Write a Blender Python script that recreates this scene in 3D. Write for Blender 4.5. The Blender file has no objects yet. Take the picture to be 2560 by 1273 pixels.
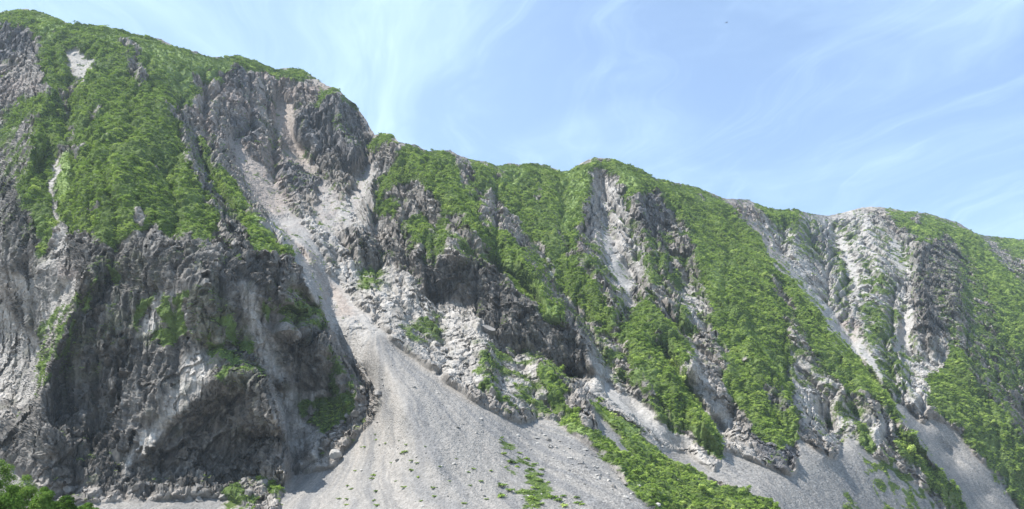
import bpy, math, random
import numpy as np
from mathutils import Vector, Matrix

C = bpy.context.scene.collection
SC = bpy.context.scene
R = math.radians
random.seed(7)
rng = np.random.default_rng(11)

# ------------------------------------------------------------------ camera
PITCH = 17.4
FPX = 2217.0                      # focal length for a 2560 px wide frame
PW, PH = 2560.0, 1273.0
CAMZ = 1.7
cam = bpy.data.objects.new("camera", bpy.data.cameras.new("camera"))
C.objects.link(cam)
cam.location = (0, 0, CAMZ)
cam.rotation_euler = (R(90 + PITCH), 0, 0)
cam.data.sensor_width = 36.0
cam.data.lens = FPX / PW * 36.0
cam.data.clip_start = 0.5
cam.data.clip_end = 60000
SC.camera = cam

# ------------------------------------------------------------------ light
SUN_EL, SUN_AZ = 58.0, -100.0     # azimuth from +Y (the view), negative = left
world = bpy.data.worlds.new("World")
SC.world = world
world.use_nodes = True
def sun_dir():
    e, a = R(SUN_EL), R(SUN_AZ)
    return Vector((math.cos(e) * math.sin(a), math.cos(e) * math.cos(a), math.sin(e)))
sl = bpy.data.lights.new("sun", 'SUN')
sl.energy = 5.0
sl.angle = R(0.5)
sl.color = (1.0, 0.955, 0.89)
so = bpy.data.objects.new("sun", sl)
C.objects.link(so)
so.rotation_euler = sun_dir().to_track_quat('Z', 'Y').to_euler()
so.location = (-200, 0, 300)

SC.cycles.use_denoising = True
SC.cycles.denoiser = 'OPENIMAGEDENOISE'
SC.cycles.denoising_input_passes = 'RGB_ALBEDO_NORMAL'
SC.cycles.denoising_prefilter = 'ACCURATE'
SC.view_settings.view_transform = 'Standard'
SC.view_settings.look = 'None'
SC.view_settings.exposure = 0.87
SC.view_settings.gamma = 1.0
SC.view_settings.use_curve_mapping = False

def sky_nodes():
    nt = world.node_tree
    N, L = nt.nodes, nt.links
    N.clear()
    out = N.new('ShaderNodeOutputWorld')
    bg = N.new('ShaderNodeBackground')
    sky = N.new('ShaderNodeTexSky')
    sky.sky_type = 'NISHITA'
    sky.sun_disc = False
    sky.sun_elevation = R(SUN_EL)
    sky.sun_rotation = R(SUN_AZ)
    sky.altitude = 1000
    sky.air_density = 1.0
    sky.dust_density = 0.9
    sky.ozone_density = 1.1
    tc = N.new('ShaderNodeTexCoord')
    # thin cirrus, drawn out into streaks: direction projected on a high flat layer
    sep = N.new('ShaderNodeSeparateXYZ')
    L.new(tc.outputs['Generated'], sep.inputs[0])
    zc = N.new('ShaderNodeMath'); zc.operation = 'MAXIMUM'; zc.inputs[1].default_value = 0.08
    L.new(sep.outputs['Z'], zc.inputs[0])
    dx = N.new('ShaderNodeMath'); dx.operation = 'DIVIDE'
    dy = N.new('ShaderNodeMath'); dy.operation = 'DIVIDE'
    L.new(sep.outputs['X'], dx.inputs[0]); L.new(zc.outputs[0], dx.inputs[1])
    L.new(sep.outputs['Y'], dy.inputs[0]); L.new(zc.outputs[0], dy.inputs[1])
    cmb = N.new('ShaderNodeCombineXYZ')
    L.new(dx.outputs[0], cmb.inputs[0]); L.new(dy.outputs[0], cmb.inputs[1])
    wn = N.new('ShaderNodeTexNoise'); wn.inputs['Scale'].default_value = .9; wn.inputs['Detail'].default_value = 3
    L.new(cmb.outputs[0], wn.inputs['Vector'])
    w0 = N.new('ShaderNodeVectorMath'); w0.operation = 'SUBTRACT'; w0.inputs[1].default_value = (.5, .5, .5)
    L.new(wn.outputs['Color'], w0.inputs[0])
    w1_ = N.new('ShaderNodeVectorMath'); w1_.operation = 'SCALE'; w1_.inputs['Scale'].default_value = .9
    L.new(w0.outputs[0], w1_.inputs[0])
    bent = N.new('ShaderNodeVectorMath'); bent.operation = 'ADD'
    L.new(cmb.outputs[0], bent.inputs[0]); L.new(w1_.outputs[0], bent.inputs[1])
    def layer(rot, scale, detail, rough, dist, lo, hi, off=(0, 0, 0)):
        m0 = N.new('ShaderNodeMapping')
        m0.inputs['Rotation'].default_value = (0, 0, R(rot))
        L.new(bent.outputs[0], m0.inputs[0])
        mp = N.new('ShaderNodeMapping')
        mp.inputs['Scale'].default_value = scale
        mp.inputs['Location'].default_value = off
        L.new(m0.outputs[0], mp.inputs[0])
        nz = N.new('ShaderNodeTexNoise')
        nz.inputs['Scale'].default_value = 1.0
        nz.inputs['Detail'].default_value = detail
        nz.inputs['Roughness'].default_value = rough
        nz.inputs['Distortion'].default_value = dist
        L.new(mp.outputs[0], nz.inputs['Vector'])
        mr = N.new('ShaderNodeMapRange')
        mr.interpolation_type = 'SMOOTHSTEP'
        mr.inputs['From Min'].default_value = lo
        mr.inputs['From Max'].default_value = hi
        L.new(nz.outputs['Fac'], mr.inputs['Value'])
        return mr.outputs['Result']
    a = layer(-117, (0.5, 1.0, 1), 11, 0.58, 1.3, 0.40, 0.80, (3.1, 0.4, 0))
    b = layer(-104, (0.9, 4.2, 1), 9, 0.66, 1.2, 0.46, 0.80, (1.7, 5.2, 0))
    # broad whiter veil toward the left, over the high ridge
    veil = N.new('ShaderNodeMapRange'); veil.interpolation_type = 'SMOOTHSTEP'
    veil.inputs['From Min'].default_value = 0.25; veil.inputs['From Max'].default_value = -0.32
    veil.inputs['To Min'].default_value = 0.0; veil.inputs['To Max'].default_value = 0.34
    L.new(sep.outputs['X'], veil.inputs['Value'])
    def m(op, x, y):
        n = N.new('ShaderNodeMath'); n.operation = op
        for i, q in ((0, x), (1, y)):
            if isinstance(q, (int, float)): n.inputs[i].default_value = q
            else: L.new(q, n.inputs[i])
        return n.outputs[0]
    veil2 = m('MULTIPLY', veil.outputs['Result'], m('ADD', m('MULTIPLY', a, 0.6), 0.6))
    tot = m('ADD', m('ADD', m('ADD', m('MULTIPLY', a, 0.5), m('MULTIPLY', b, 0.36)), veil2), 0.17)
    cl = N.new('ShaderNodeClamp'); L.new(tot, cl.inputs[0]); cl.inputs['Max'].default_value = 0.95
    mix = N.new('ShaderNodeMix'); mix.data_type = 'RGBA'
    L.new(cl.outputs[0], mix.inputs['Factor'])
    L.new(sky.outputs[0], mix.inputs['A'])
    mix.inputs['B'].default_value = (2.9, 3.95, 5.1, 1)
    L.new(mix.outputs['Result'], bg.inputs['Color'])
    bg.inputs['Strength'].default_value = 0.15
    L.new(bg.outputs[0], out.inputs[0])
sky_nodes()

# ------------------------------------------------------------------ helpers
def tag(o, label=None, cat=None, group=None, kind=None):
    if label: o['label'] = label
    if cat: o['category'] = cat
    if group: o['group'] = group
    if kind: o['kind'] = kind
    return o

_pr = np.random.default_rng(5)
PERM = _pr.permutation(256).astype(np.int32)
_g = _pr.normal(size=(256, 3)); _g /= np.linalg.norm(_g, axis=1)[:, None]
GX, GY, GZ = (_g[:, i].astype(np.float32) * 1.5 for i in range(3))

def noise3(x, y, z, seed=0):
    shp = np.shape(x)
    x = np.asarray(x, np.float32).ravel() + np.float32(seed * 17.31)
    y = np.asarray(y, np.float32).ravel() + np.float32(seed * 5.77)
    z = np.asarray(z, np.float32).ravel() - np.float32(seed * 9.13)
    xf, yf, zf = np.floor(x), np.floor(y), np.floor(z)
    xi, yi, zi = xf.astype(np.int32), yf.astype(np.int32), zf.astype(np.int32)
    x -= xf; y -= yf; z -= zf
    u = x * x * x * (x * (x * 6 - 15) + 10)
    v = y * y * y * (y * (y * 6 - 15) + 10)
    w = z * z * z * (z * (z * 6 - 15) + 10)
    res = []
    for dx in (0, 1):
        a = PERM[(xi + dx) & 255]
        ry = []
        for dy in (0, 1):
            b = PERM[(a + yi + dy) & 255]
            rz = []
            for dz in (0, 1):
                h = PERM[(b + zi + dz) & 255]
                rz.append(GX[h] * (x - dx) + GY[h] * (y - dy) + GZ[h] * (z - dz))
            ry.append(rz[0] + w * (rz[1] - rz[0]))
        res.append(ry[0] + v * (ry[1] - ry[0]))
    return (res[0] + u * (res[1] - res[0])).reshape(shp)

def fbm(x, y, z, oct=4, seed=0, gain=0.5, lac=2.03):
    s, a, f = 0, 1.0, 1.0
    for o in range(oct):
        s = s + a * noise3(x * f, y * f, z * f, seed + o)
        a *= gain; f *= lac
    return s

def ridged(x, y, z, oct=4, seed=0, gain=0.5, lac=2.03):
    s, a, f, n = 0, 1.0, 1.0, 0.0
    for o in range(oct):
        s = s + a * (1 - 2 * np.abs(noise3(x * f, y * f, z * f, seed + o)))
        n += a; a *= gain; f *= lac
    return s / n

def facets(x, y, z, seed=0):
    """fractured rock: every jittered cell is its own tilted block face; returns height and a value per block"""
    shp = np.shape(x)
    x, y, z = (np.asarray(q, np.float32).ravel() for q in (x, y, z))
    xi, yi, zi = (np.floor(q).astype(np.int32) for q in (x, y, z))
    best = np.full(x.size, 9e9, np.float32); bh = np.zeros(x.size, np.float32); bv = np.zeros(x.size, np.float32)
    for dx in (-1, 0, 1):
        for dy in (-1, 0, 1):
            for dz in (-1, 0, 1):
                cx, cy, cz = xi + dx, yi + dy, zi + dz
                h = PERM[(PERM[(PERM[(cx + seed) & 255] + cy) & 255] + cz) & 255]
                h2 = PERM[(h + 77) & 255]
                ex = x - cx - .5 - GX[h] * .3; ey = y - cy - .5 - GY[h] * .3; ez = z - cz - .5 - GZ[h] * .3
                d = ex * ex + ey * ey + ez * ez
                m = d < best
                best = np.where(m, d, best)
                bh = np.where(m, (h2 / 255. - .5) * .9 + GX[h2] * ex + GY[h2] * ey + GZ[h2] * ez, bh)
                bv = np.where(m, h2 / 255., bv)
    return bh.astype(np.float32).reshape(shp), bv.astype(np.float32).reshape(shp)

def smooth(x, a, b):
    t = np.clip((x - a) / (b - a), 0, 1)
    return t * t * (3 - 2 * t)

cp, sp = math.cos(R(PITCH)), math.sin(R(PITCH))
def ray(u, v):
    """direction through a photo pixel, scaled so that its forward (Y) part is 1"""
    a = (np.asarray(u, np.float64) - PW / 2) / FPX
    b = -(np.asarray(v, np.float64) - PH / 2) / FPX
    y = cp - b * sp
    z = sp + b * cp
    return a / y, z / y
def at(u, v, Y):
    dx, dz = ray(u, v)
    return Vector((float(dx * Y), float(Y), float(CAMZ + dz * Y)))

# ------------------------------------------------------------------ terrain data: surveyed outlines
SKY = [(-260,62),(0,33),(65,24),(110,35),(180,64),(205,62),(300,76),(330,86),(400,100),(440,120),(490,132),(510,142),(560,147),(590,140),(640,155),(690,176),(720,172),(755,177),(790,198),(815,215),(845,225),(862,245),(890,262),(905,290),(920,312),(936,338),(950,338),(968,335),(985,342),(995,358),(1010,362),(1040,365),(1070,380),(1125,377),(1160,395),(1190,405),(1210,405),(1240,417),(1270,410),(1295,414),(1330,410),(1365,415),(1400,430),(1422,430),(1440,418),(1465,402),(1488,395),(1540,402),(1570,415),(1600,423),(1635,447),(1700,462),(1745,471),(1790,490),(1815,500),(1850,499),(1870,500),(1920,523),(1960,527),(1990,524),(2020,535),(2070,541),(2110,533),(2155,520),(2200,519),(2260,529),(2320,535),(2370,550),(2400,560),(2440,585),(2455,590),(2500,594),(2560,601),(2820,640)]

ANCH = [(-250,1345,300),(400,1345,305),(700,1345,285),(1150,1345,250),(1600,1345,258),(1900,1345,300),(2200,1345,365),(2560,1345,425),(2820,1345,440),
(-250,1273,335),(0,1273,330),(400,1273,322),(700,1273,310),(1150,1273,275),(1600,1273,285),(1900,1273,325),(2200,1273,390),(2560,1273,455),(2820,1273,470),
(0,1200,350),(400,1235,345),(680,1220,350),
(0,1050,372),(60,950,395),(200,1000,356),(400,1000,346),(650,1000,352),(780,1080,365),(880,1000,388),(1000,1000,339),(1250,1000,365),(1350,1000,400),
(0,850,425),(200,850,359),(400,850,348),(650,850,362),(800,850,395),(940,830,402),(1100,880,415),(1200,850,440),(1400,900,432),(1300,780,462),
(0,620,410),(250,640,364),(400,630,351),(540,610,358),(700,600,425),(850,640,500),(1000,700,480),(1150,760,482),(1150,640,497),(1300,690,505),
(0,400,500),(200,400,432),(350,420,418),(300,300,490),(600,400,600),(720,500,600),(850,400,675),(1000,500,600),(1150,500,580),(1300,520,650),
(-250,62,700),(0,33,690),(300,76,670),(560,147,730),(700,176,780),(860,245,730),(936,338,730),(980,345,660),(1125,377,700),(1270,410,750),(1422,430,800),(1488,395,760),(1700,462,790),(1850,499,850),(1990,524,900),(2070,541,960),(2155,520,940),(2260,529,900),(2400,560,930),(2500,594,990),(2560,601,1010),(2820,640,1050),
(1500,650,575),(1700,700,575),(1900,700,608),(2150,700,715),(2350,700,680),(2560,700,760),
(1500,850,470),(1600,850,480),(1800,850,495),(2000,850,525),(2200,850,575),(2350,850,575),(2560,850,620),
(1500,1000,400),(1700,1000,415),(1900,1000,442),(2100,1000,468),(2300,1000,490),(2560,1000,530),
(1450,1130,338),(1700,1150,368),(1900,1150,385),(2100,1130,415),(2300,1130,440),(2560,1130,480)]

# crest lines (minus: nearer than the mean wall) and gully lines (plus): offset at start, at end, outline
LINES = [
(-.02,-.05,[(310,105),(330,160),(345,220),(400,262),(435,290),(450,340),(468,420),(515,495),(545,560)]),
(.02,.03,[(455,262),(470,310),(490,360),(505,420),(550,510),(590,570),(605,640)]),
(-.02,-.05,[(500,350),(530,410),(560,480),(600,520),(660,565),(735,628),(785,740),(808,800)]),
(.03,.05,[(560,300),(590,390),(640,480),(690,560),(750,625),(800,710),(840,770),(880,820)]),
(.01,.05,[(215,135),(205,190),(172,235),(167,262),(182,310),(186,350),(145,400),(135,460),(140,540),(165,590),(140,650),(160,700)]),
(-.02,-.03,[(95,110),(110,200),(130,240),(110,300),(95,380),(62,470),(62,540)]),
(.02,.04,[(0,100),(60,160),(40,300),(0,430),(-60,560)]),
(-.01,-.025,[(235,150),(232,260),(262,330),(285,420),(300,520),(290,600)]),
(.005,.015,[(340,190),(300,260),(225,330),(195,380)]),
(.01,.01,[(400,400),(410,500),(430,580)]),
(-.025,-.05,[(240,620),(205,740),(160,860),(120,980),(110,1080),(150,1180)]),
(.03,.05,[(190,690),(150,760),(110,860),(60,960),(20,1060)]),
(-.008,-.018,[(430,680),(520,760),(545,850),(540,920),(500,1000),(420,1060),(370,1130),(300,1225)]),
(.012,.02,[(390,690),(350,820),(300,950),(235,1080),(215,1170)]),
(-.04,-.05,[(505,962),(580,950),(652,946)]),
(.012,.012,[(520,890),(585,870),(640,890)]),
(-.035,-.04,[(690,838),(750,832),(812,832)]),
(.01,.01,[(690,785),(740,790),(785,790)]),
(.02,.03,[(250,700),(330,720),(420,740)]),
(.008,.012,[(470,1100),(560,1020),(610,1000)]),
(-.01,-.01,[(560,1120),(640,1100),(690,1100)]),
(.005,.012,[(620,640),(605,760),(625,870),(665,960),(690,1010)]),
(-.07,-.06,[(640,935),(668,985),(690,1060),(702,1170),(706,1235)]),
(.02,.02,[(676,940),(700,1000),(722,1080),(735,1180),(730,1240)]),
(-.02,-.035,[(735,650),(690,740),(800,805),(815,870),(862,940),(892,1000),(880,1040)]),
(.01,.02,[(650,830),(720,860),(740,960),(700,970)]),
(.03,.035,[(820,800),(850,880),(890,950),(920,1000)]),
(-.015,0.0,[(590,160),(600,240),(620,290),(645,330)]),
(.015,.02,[(500,215),(540,280),(580,330),(620,380)]),
(-.01,-.035,[(825,225),(832,290),(850,340),(885,385),(893,415)]),
(.03,.03,[(870,245),(885,300),(910,350),(915,385),(905,440),(880,500)]),
(-.01,-.01,[(745,275),(740,330),(770,370)]),
(.02,.02,[(690,230),(715,300),(740,370),(790,440),(800,480)]),
(-.01,-.02,[(660,330),(700,420),(740,470),(800,480)]),
(-.02,-.02,[(820,515),(870,530),(900,590),(890,640),(880,665)]),
(.03,.03,[(890,690),(940,680),(1010,670)]),
(-.03,-.055,[(965,337),(1000,395),(1080,455),(1150,520),(1200,560),(1260,600),(1330,685),(1390,785),(1440,830),(1478,885),(1482,930)]),
(.02,.04,[(1150,410),(1165,460),(1265,560),(1335,640),(1400,735),(1450,800),(1495,880),(1510,930)]),
(-.02,-.03,[(980,420),(1000,480),(1040,560),(1110,600),(1160,650)]),
(.01,.02,[(930,430),(930,500),(960,570),(1030,640)]),
(-.02,-.03,[(1030,640),(1150,650),(1260,700),(1330,780),(1410,830)]),
(.02,.025,[(1040,740),(1130,770),(1190,790)]),
(.02,.045,[(1200,840),(1280,875),(1345,900),(1430,950),(1495,962)]),
(-.02,-.03,[(1190,800),(1215,900),(1235,1000)]),
(-.02,-.04,[(1345,905),(1390,950),(1420,1000),(1425,1045)]),
(-.035,-.035,[(1445,990),(1470,1035),(1485,1080)]),
(.02,.02,[(1440,960),(1500,1010),(1540,1060)]),
(-.01,-.02,[(1490,400),(1480,440),(1460,530),(1440,600)]),
(.03,.04,[(1500,440),(1515,560),(1560,660),(1600,720),(1570,800)]),
(-.02,-.03,[(1570,420),(1600,480),(1610,540),(1640,600),(1655,700),(1700,790),(1700,850)]),
(.02,.02,[(1700,650),(1740,760),(1770,860)]),
(-.01,-.04,[(1360,420),(1380,520),(1420,590),(1470,645),(1520,745),(1575,845)]),
(-.02,-.045,[(1590,720),(1625,760),(1680,840),(1735,925),(1700,950)]),
(-.03,-.05,[(1560,830),(1620,890),(1690,965),(1760,1050),(1815,1135)]),
(.03,.03,[(1640,870),(1705,955),(1770,1040),(1830,1120)]),
(.03,.02,[(1500,890),(1550,985),(1650,1090),(1770,1175)]),
(-.02,-.045,[(1590,425),(1680,520),(1740,620),(1800,700),(1830,760),(1860,850),(1920,940),(1985,1050),(1992,1160)]),
(.01,.02,[(1680,480),(1760,580),(1830,650),(1880,740),(1920,820)]),
(-.02,-.05,[(1780,495),(1880,600),(1960,680),(2030,760),(2100,870),(2180,960),(2240,1035),(2300,1120),(2390,1240)]),
(.02,.045,[(1850,505),(1940,620),(2010,700),(2085,795),(2140,890),(2195,965),(2275,1040),(2365,1130),(2470,1245)]),
(.0,.035,[(1920,830),(1970,900),(2010,990),(2070,1060),(2100,1120)]),
(-.01,-.03,[(2020,880),(2080,960),(2130,1040),(2180,1120)]),
(-.02,-.03,[(2010,1080),(2060,1120),(2085,1150)]),
(-.01,-.02,[(2155,530),(2175,600),(2190,660),(2230,740),(2200,860),(2240,960)]),
(.015,.02,[(2075,545),(2085,620),(2110,720),(2130,780)]),
(-.01,-.015,[(1990,530),(2020,580),(2060,640),(2070,700)]),
(.01,.02,[(2230,560),(2260,640),(2275,680),(2270,760)]),
(-.02,-.05,[(2360,580),(2310,630),(2290,690),(2300,760),(2330,860),(2370,900)]),
(-.02,-.03,[(2400,600),(2390,700),(2400,800),(2430,900)]),
(.0,.01,[(2350,680),(2350,780),(2375,860)]),
(.02,.04,[(2265,690),(2255,800),(2270,920),(2300,1000)]),
(-.03,-.055,[(2375,860),(2440,950),(2500,1020),(2570,1130),(2640,1220)]),
(.02,.03,[(2420,860),(2480,970),(2560,1060),(2620,1130)]),
(-.02,-.03,[(2390,560),(2450,650),(2520,760),(2580,840),(2650,900)]),
(.02,.02,[(2470,600),(2540,680),(2600,740)]),
(-.03,-.03,[(2240,1080),(2290,1130),(2350,1210),(2400,1260)]),
# apron of the main scree: one even cone
(-.01,-.03,[(935,850),(1000,1000),(1080,1150),(1150,1280),(1170,1345)]),
(0.01,.0,[(960,850),(1100,960),(1230,1030),(1350,1060)]),
(.02,.02,[(905,900),(930,1020),(880,1110),(830,1180),(790,1260)]),
(-.01,-.015,[(1350,1060),(1450,1130),(1560,1220),(1650,1300)]),
]

# long spurs fall away steeply on their right-hand, shaded side
for _a, _b, _p in list(LINES):
    _q = np.array(_p, float)
    _len = np.hypot(*np.diff(_q, axis=0).T).sum()
    if _a < 0 and _b <= -.03 and _len > 170 and _q[0, 1] < 840 and (_q[:, 0].mean() > 930 or _len > 300):
        _w = 26.0
        _t = np.gradient(_q, axis=0); _t /= np.linalg.norm(_t, axis=1)[:, None]
        _n = np.stack([_t[:, 1], -_t[:, 0]], 1) * _w
        _k = slice(1, -1) if len(_q) > 4 else slice(0, None)
        LINES.append((_a + .02, _b + .058, [tuple(v) for v in (_q + np.abs(_n) * np.array([1, -.35]))[_k]]))
def P(*a): return list(zip(a[::2], a[1::2]))
VEG_DENSE = [
P(-300,40,0,28,65,18,200,55,300,70,510,135,560,142,590,134,690,170,755,171,790,195,800,206,770,197,735,206,712,214,690,205,650,195,625,187,605,174,587,162,572,177,557,192,555,212,535,218,515,205,490,200,478,205,488,235,495,250,470,268,458,280,440,265,430,270,440,290,445,330,455,380,468,420,482,450,508,490,532,520,548,545,540,580,522,622,490,622,462,600,440,602,410,608,380,575,340,600,300,628,270,620,240,600,215,578,182,592,170,570,145,545,141,500,145,440,153,410,187,372,185,330,180,300,172,265,167,250,177,240,197,215,207,200,240,162,215,142,190,120,165,125,155,145,175,175,193,205,180,215,160,240,140,235,120,225,105,185,95,150,95,105,60,75,40,82,0,62,-300,66),
P(95,247,130,238,150,250,165,275,176,320,178,360,150,388,135,410,127,470,132,545,142,560,130,600,110,640,90,650,90,580,70,540,55,500,50,450,80,380,95,300,70,300,40,340,0,380,-100,420,-100,380,0,330,20,290,50,265),
P(490,350,515,360,520,390,560,430,590,470,605,520,640,560,690,595,735,630,740,645,700,640,660,650,630,640,610,600,600,560,570,530,540,490,515,440,500,400),
P(778,272,800,240,820,222,845,224,872,246,895,268,903,288,880,277,865,265,850,240,820,252,790,277),
P(918,372,945,345,965,334,985,341,995,360,960,362,930,395),
P(1010,361,1070,379,1125,376,1140,400,1150,430,1160,460,1190,500,1210,520,1190,550,1180,570,1150,545,1115,545,1100,510,1080,490,1050,480,1030,490,1010,460,985,455,960,490,940,480,950,450,980,410,1000,380),
P(940,480,980,500,1010,520,1000,548,960,545,935,510),
P(1130,560,1200,558,1260,588,1300,630,1335,680,1375,740,1405,780,1407,830,1370,820,1340,780,1290,740,1270,690,1240,650,1200,600,1150,580),
P(1025,545,1060,535,1075,555,1090,600,1085,640,1050,620,1020,580),
P(1098,560,1130,560,1120,600,1100,650,1092,620),
P(1140,398,1200,406,1240,416,1270,407,1330,407,1365,412,1400,427,1440,414,1488,392,1540,399,1600,420,1570,440,1540,445,1510,430,1490,440,1470,470,1480,510,1460,530,1450,570,1440,600,1450,650,1470,690,1510,750,1535,790,1530,840,1480,800,1430,760,1400,720,1385,690,1380,650,1360,625,1320,600,1290,570,1270,540,1250,500,1230,480,1200,500,1175,470,1185,430,1160,410),
P(1540,399,1600,420,1640,445,1745,468,1800,494,1830,530,1880,580,1900,610,1950,650,1990,690,2030,740,2080,830,2130,880,2170,920,2210,980,2250,1040,2260,1070,2230,1040,2190,1000,2140,980,2090,930,2060,880,2030,870,2010,830,1985,780,1960,790,1970,850,1990,900,1960,930,1990,970,1975,990,1992,1060,1995,1105,1960,1135,1920,1120,1880,1080,1840,1010,1800,960,1830,920,1820,860,1790,860,1780,780,1750,700,1730,640,1690,600,1720,580,1690,540,1650,500,1620,490,1590,500,1570,520,1560,540,1560,480,1550,450),
P(1590,770,1620,735,1650,790,1690,830,1720,865,1740,910,1700,925,1720,960,1760,1020,1810,1110,1815,1148,1790,1160,1740,1110,1690,1060,1640,990,1590,930,1560,870,1530,850,1560,820),
P(1385,1042,1440,1040,1470,1078,1530,1112,1580,1150,1600,1150,1545,1085,1500,1045,1462,1012,1490,1010,1560,1068,1640,1120,1700,1168,1800,1218,1890,1238,1930,1256,1960,1300,1650,1300,1560,1200,1500,1130,1440,1090,1400,1055),
P(1352,915,1402,942,1420,990,1420,1040,1380,1030,1360,990),
P(2205,522,2320,535,2450,590,2480,640,2540,700,2560,730,2800,780,2800,1000,2560,950,2540,890,2500,850,2470,750,2440,680,2400,620,2350,590,2330,610,2290,600,2240,560),
P(2350,920,2378,858,2410,880,2440,950,2490,1010,2540,1080,2570,1100,2800,1200,2800,1320,2540,1273,2500,1200,2440,1140,2400,1080,2330,1040,2315,1010,2325,960),
P(2240,1080,2280,1080,2310,1120,2340,1180,2400,1240,2425,1290,2385,1290,2320,1210,2270,1150,2240,1120),
P(2130,1060,2160,1060,2180,1110,2180,1140,2140,1110),
P(1820,860,1870,850,1920,900,1920,960,1860,960,1820,920),
P(268,660,300,668,312,690,292,722,275,690),
P(630,1200,690,1195,705,1220,703,1262,665,1230),
P(845,985,888,985,885,1030,850,1078,800,1088,782,1060,800,1020),
P(1980,770,2010,790,2060,870,2100,930,2160,985,2120,980,2050,920,2010,850),
P(2540,1000,2700,980,2700,1060,2600,1040),
P(2470,592,2560,600,2820,640,2820,720,2640,690,2540,650),
P(1870,503,1925,524,1990,526,1995,560,1960,570,1915,548),
]
VEG_MIXED = [     # scattered plants and turf on rock
P(650,745,720,748,762,770,800,800,800,832,760,812,700,805,655,790),
P(800,860,830,900,870,950,895,990,885,1030,850,1080,800,1090,760,1060,750,1010,770,985,822,965,832,935,812,905),
P(530,800,570,790,600,850,650,930,662,950,620,940,580,930,560,970,530,960,530,900,510,850),
P(835,283,850,308,882,360,892,372,860,347,836,312),
P(760,374,780,388,792,412,765,402),
P(1490,868,1530,855,1590,930,1690,1060,1725,1115,1650,1050,1600,980,1540,915),
P(1200,888,1232,930,1238,1005,1215,1010,1190,960),
P(2160,768,2190,760,2222,820,2205,872,2162,842),
P(2200,880,2232,868,2262,950,2245,990,2212,950),
P(2150,1140,2200,1140,2285,1190,2345,1250,2335,1290,2225,1290,2180,1210),
P(2110,1218,2140,1230,2165,1290,2110,1290),
P(2085,610,2120,680,2132,742,2112,742,2090,680),
P(1935,528,1990,530,2010,575,1985,595,1960,565),
P(2220,600,2272,660,2275,672,2230,632),
P(2330,740,2382,800,2402,900,2382,862),
P(2400,640,2440,680,2470,750,2510,850,2540,900,2560,960,2490,1000,2450,940,2420,860,2400,760),
P(560,1232,640,1212,645,1290,550,1290),
P(90,840,180,760,240,700,220,800,150,930,100,1000),
P(350,760,480,740,500,860,420,870,340,840),
P(1240,1100,1290,1130,1360,1190,1420,1290,1330,1290,1270,1220),
P(1650,890,1690,870,1735,920,1700,930),
P(900,680,940,690,950,720,910,720),
P(1040,800,1080,805,1070,830,1045,825),
P(2040,700,2060,720,2110,760,2125,800,2100,770),
P(1800,900,1850,880,1880,960,1830,1000),
P(1840,760,1900,740,1960,800,1960,900,1900,860),
P(1480,770,1540,800,1580,850,1520,860,1450,800),
P(1660,880,1720,930,1700,950),
P(1600,640,1640,600,1680,640,1700,720,1640,700),
P(1310,640,1370,650,1380,720,1330,690),
]
MOSS = [        # thin turf and moss on rock
P(1300,560,1480,600,1560,700,1600,780,1560,870,1480,860,1400,760,1320,660),P(1570,560,1700,600,1780,760,1800,880,1700,880,1640,760,1580,660),
P(1820,640,1960,760,2100,960,2200,1060,2160,1120,2040,1060,1980,960,1880,860),P(2150,640,2240,700,2290,860,2280,1000,2200,980,2150,860),
P(2360,600,2560,680,2700,760,2700,1200,2560,1120,2440,950,2390,850,2330,740),P(230,640,480,640,600,820,660,960,560,1000,480,880,330,900,200,960,130,960,180,800),
P(650,740,790,740,815,830,760,830,690,800),P(1000,540,1200,560,1330,700,1250,700,1100,660,1020,640),P(1180,860,1420,900,1430,1040,1240,1040),
P(1480,860,1640,960,1760,1120,1700,1120,1560,1000),P(0,260,90,300,60,480,140,620,100,660,0,600),P(880,660,960,650,970,730,900,740),P(1000,820,1100,790,1110,860,1030,880),
P(1900,520,2030,530,2060,640,1990,640,1930,580),P(2080,560,2150,560,2130,640,2090,640),P(2180,560,2300,640,2280,700,2200,620),P(1640,1000,1700,950,1800,1080,1780,1100),
P(1840,1000,1960,960,1990,1080,1960,1120,1880,1090),P(440,300,560,440,640,580,700,620,600,600,500,450),
]
DARKISH = [     # grey-violet rock, a little darker than the rest
P(745,290,820,250,860,245,905,290,930,330,890,400,870,420,800,390,740,350), P(560,190,600,170,640,210,620,240,570,230), P(570,300,640,290,650,350,590,360),
P(1585,500,1660,490,1690,560,1650,620,1600,590), P(1990,590,2060,580,2080,620,2000,620), P(450,300,520,440,600,560,570,540,500,450),
P(1840,960,1990,990,1995,1150,1960,1190,1900,1150), P(0,60,80,100,90,140,20,170,-100,150), P(680,420,780,410,810,480,740,490), P(1560,840,1590,760,1560,700,1610,760),
]
GRASS = [       # light, low turf
P(270,90,520,140,560,150,590,140,560,200,520,210,440,240,400,180,330,130,240,110),
P(90,60,150,60,120,110,95,90),
P(1235,415,1320,420,1290,480,1250,470),
P(1400,432,1440,425,1470,450,1450,520,1420,580,1390,540,1400,480),
P(1530,425,1590,430,1620,470,1570,500,1550,460),
P(1620,450,1760,475,1800,500,1780,520,1700,500),
P(1680,520,1720,600,1750,640,1720,640,1690,590),
P(1750,600,1790,660,1820,720,1800,740,1770,660),
P(140,420,180,380,180,470,150,540,142,500),
P(1385,1042,1430,1060,1500,1120,1440,1090),
P(1462,1005,1560,1068,1700,1168,1680,1170,1580,1100,1500,1040),
P(1860,800,1900,860,1960,930,1985,965,1930,930,1870,850),
P(2200,525,2330,540,2400,570,2330,570,2240,550),
P(600,520,690,590,735,630,690,610,640,580),
P(1135,405,1175,470,1190,520,1150,480),
P(2350,740,2400,830,2410,880,2370,820),
P(1330,700,1400,790,1405,830,1370,800),
]
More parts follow.
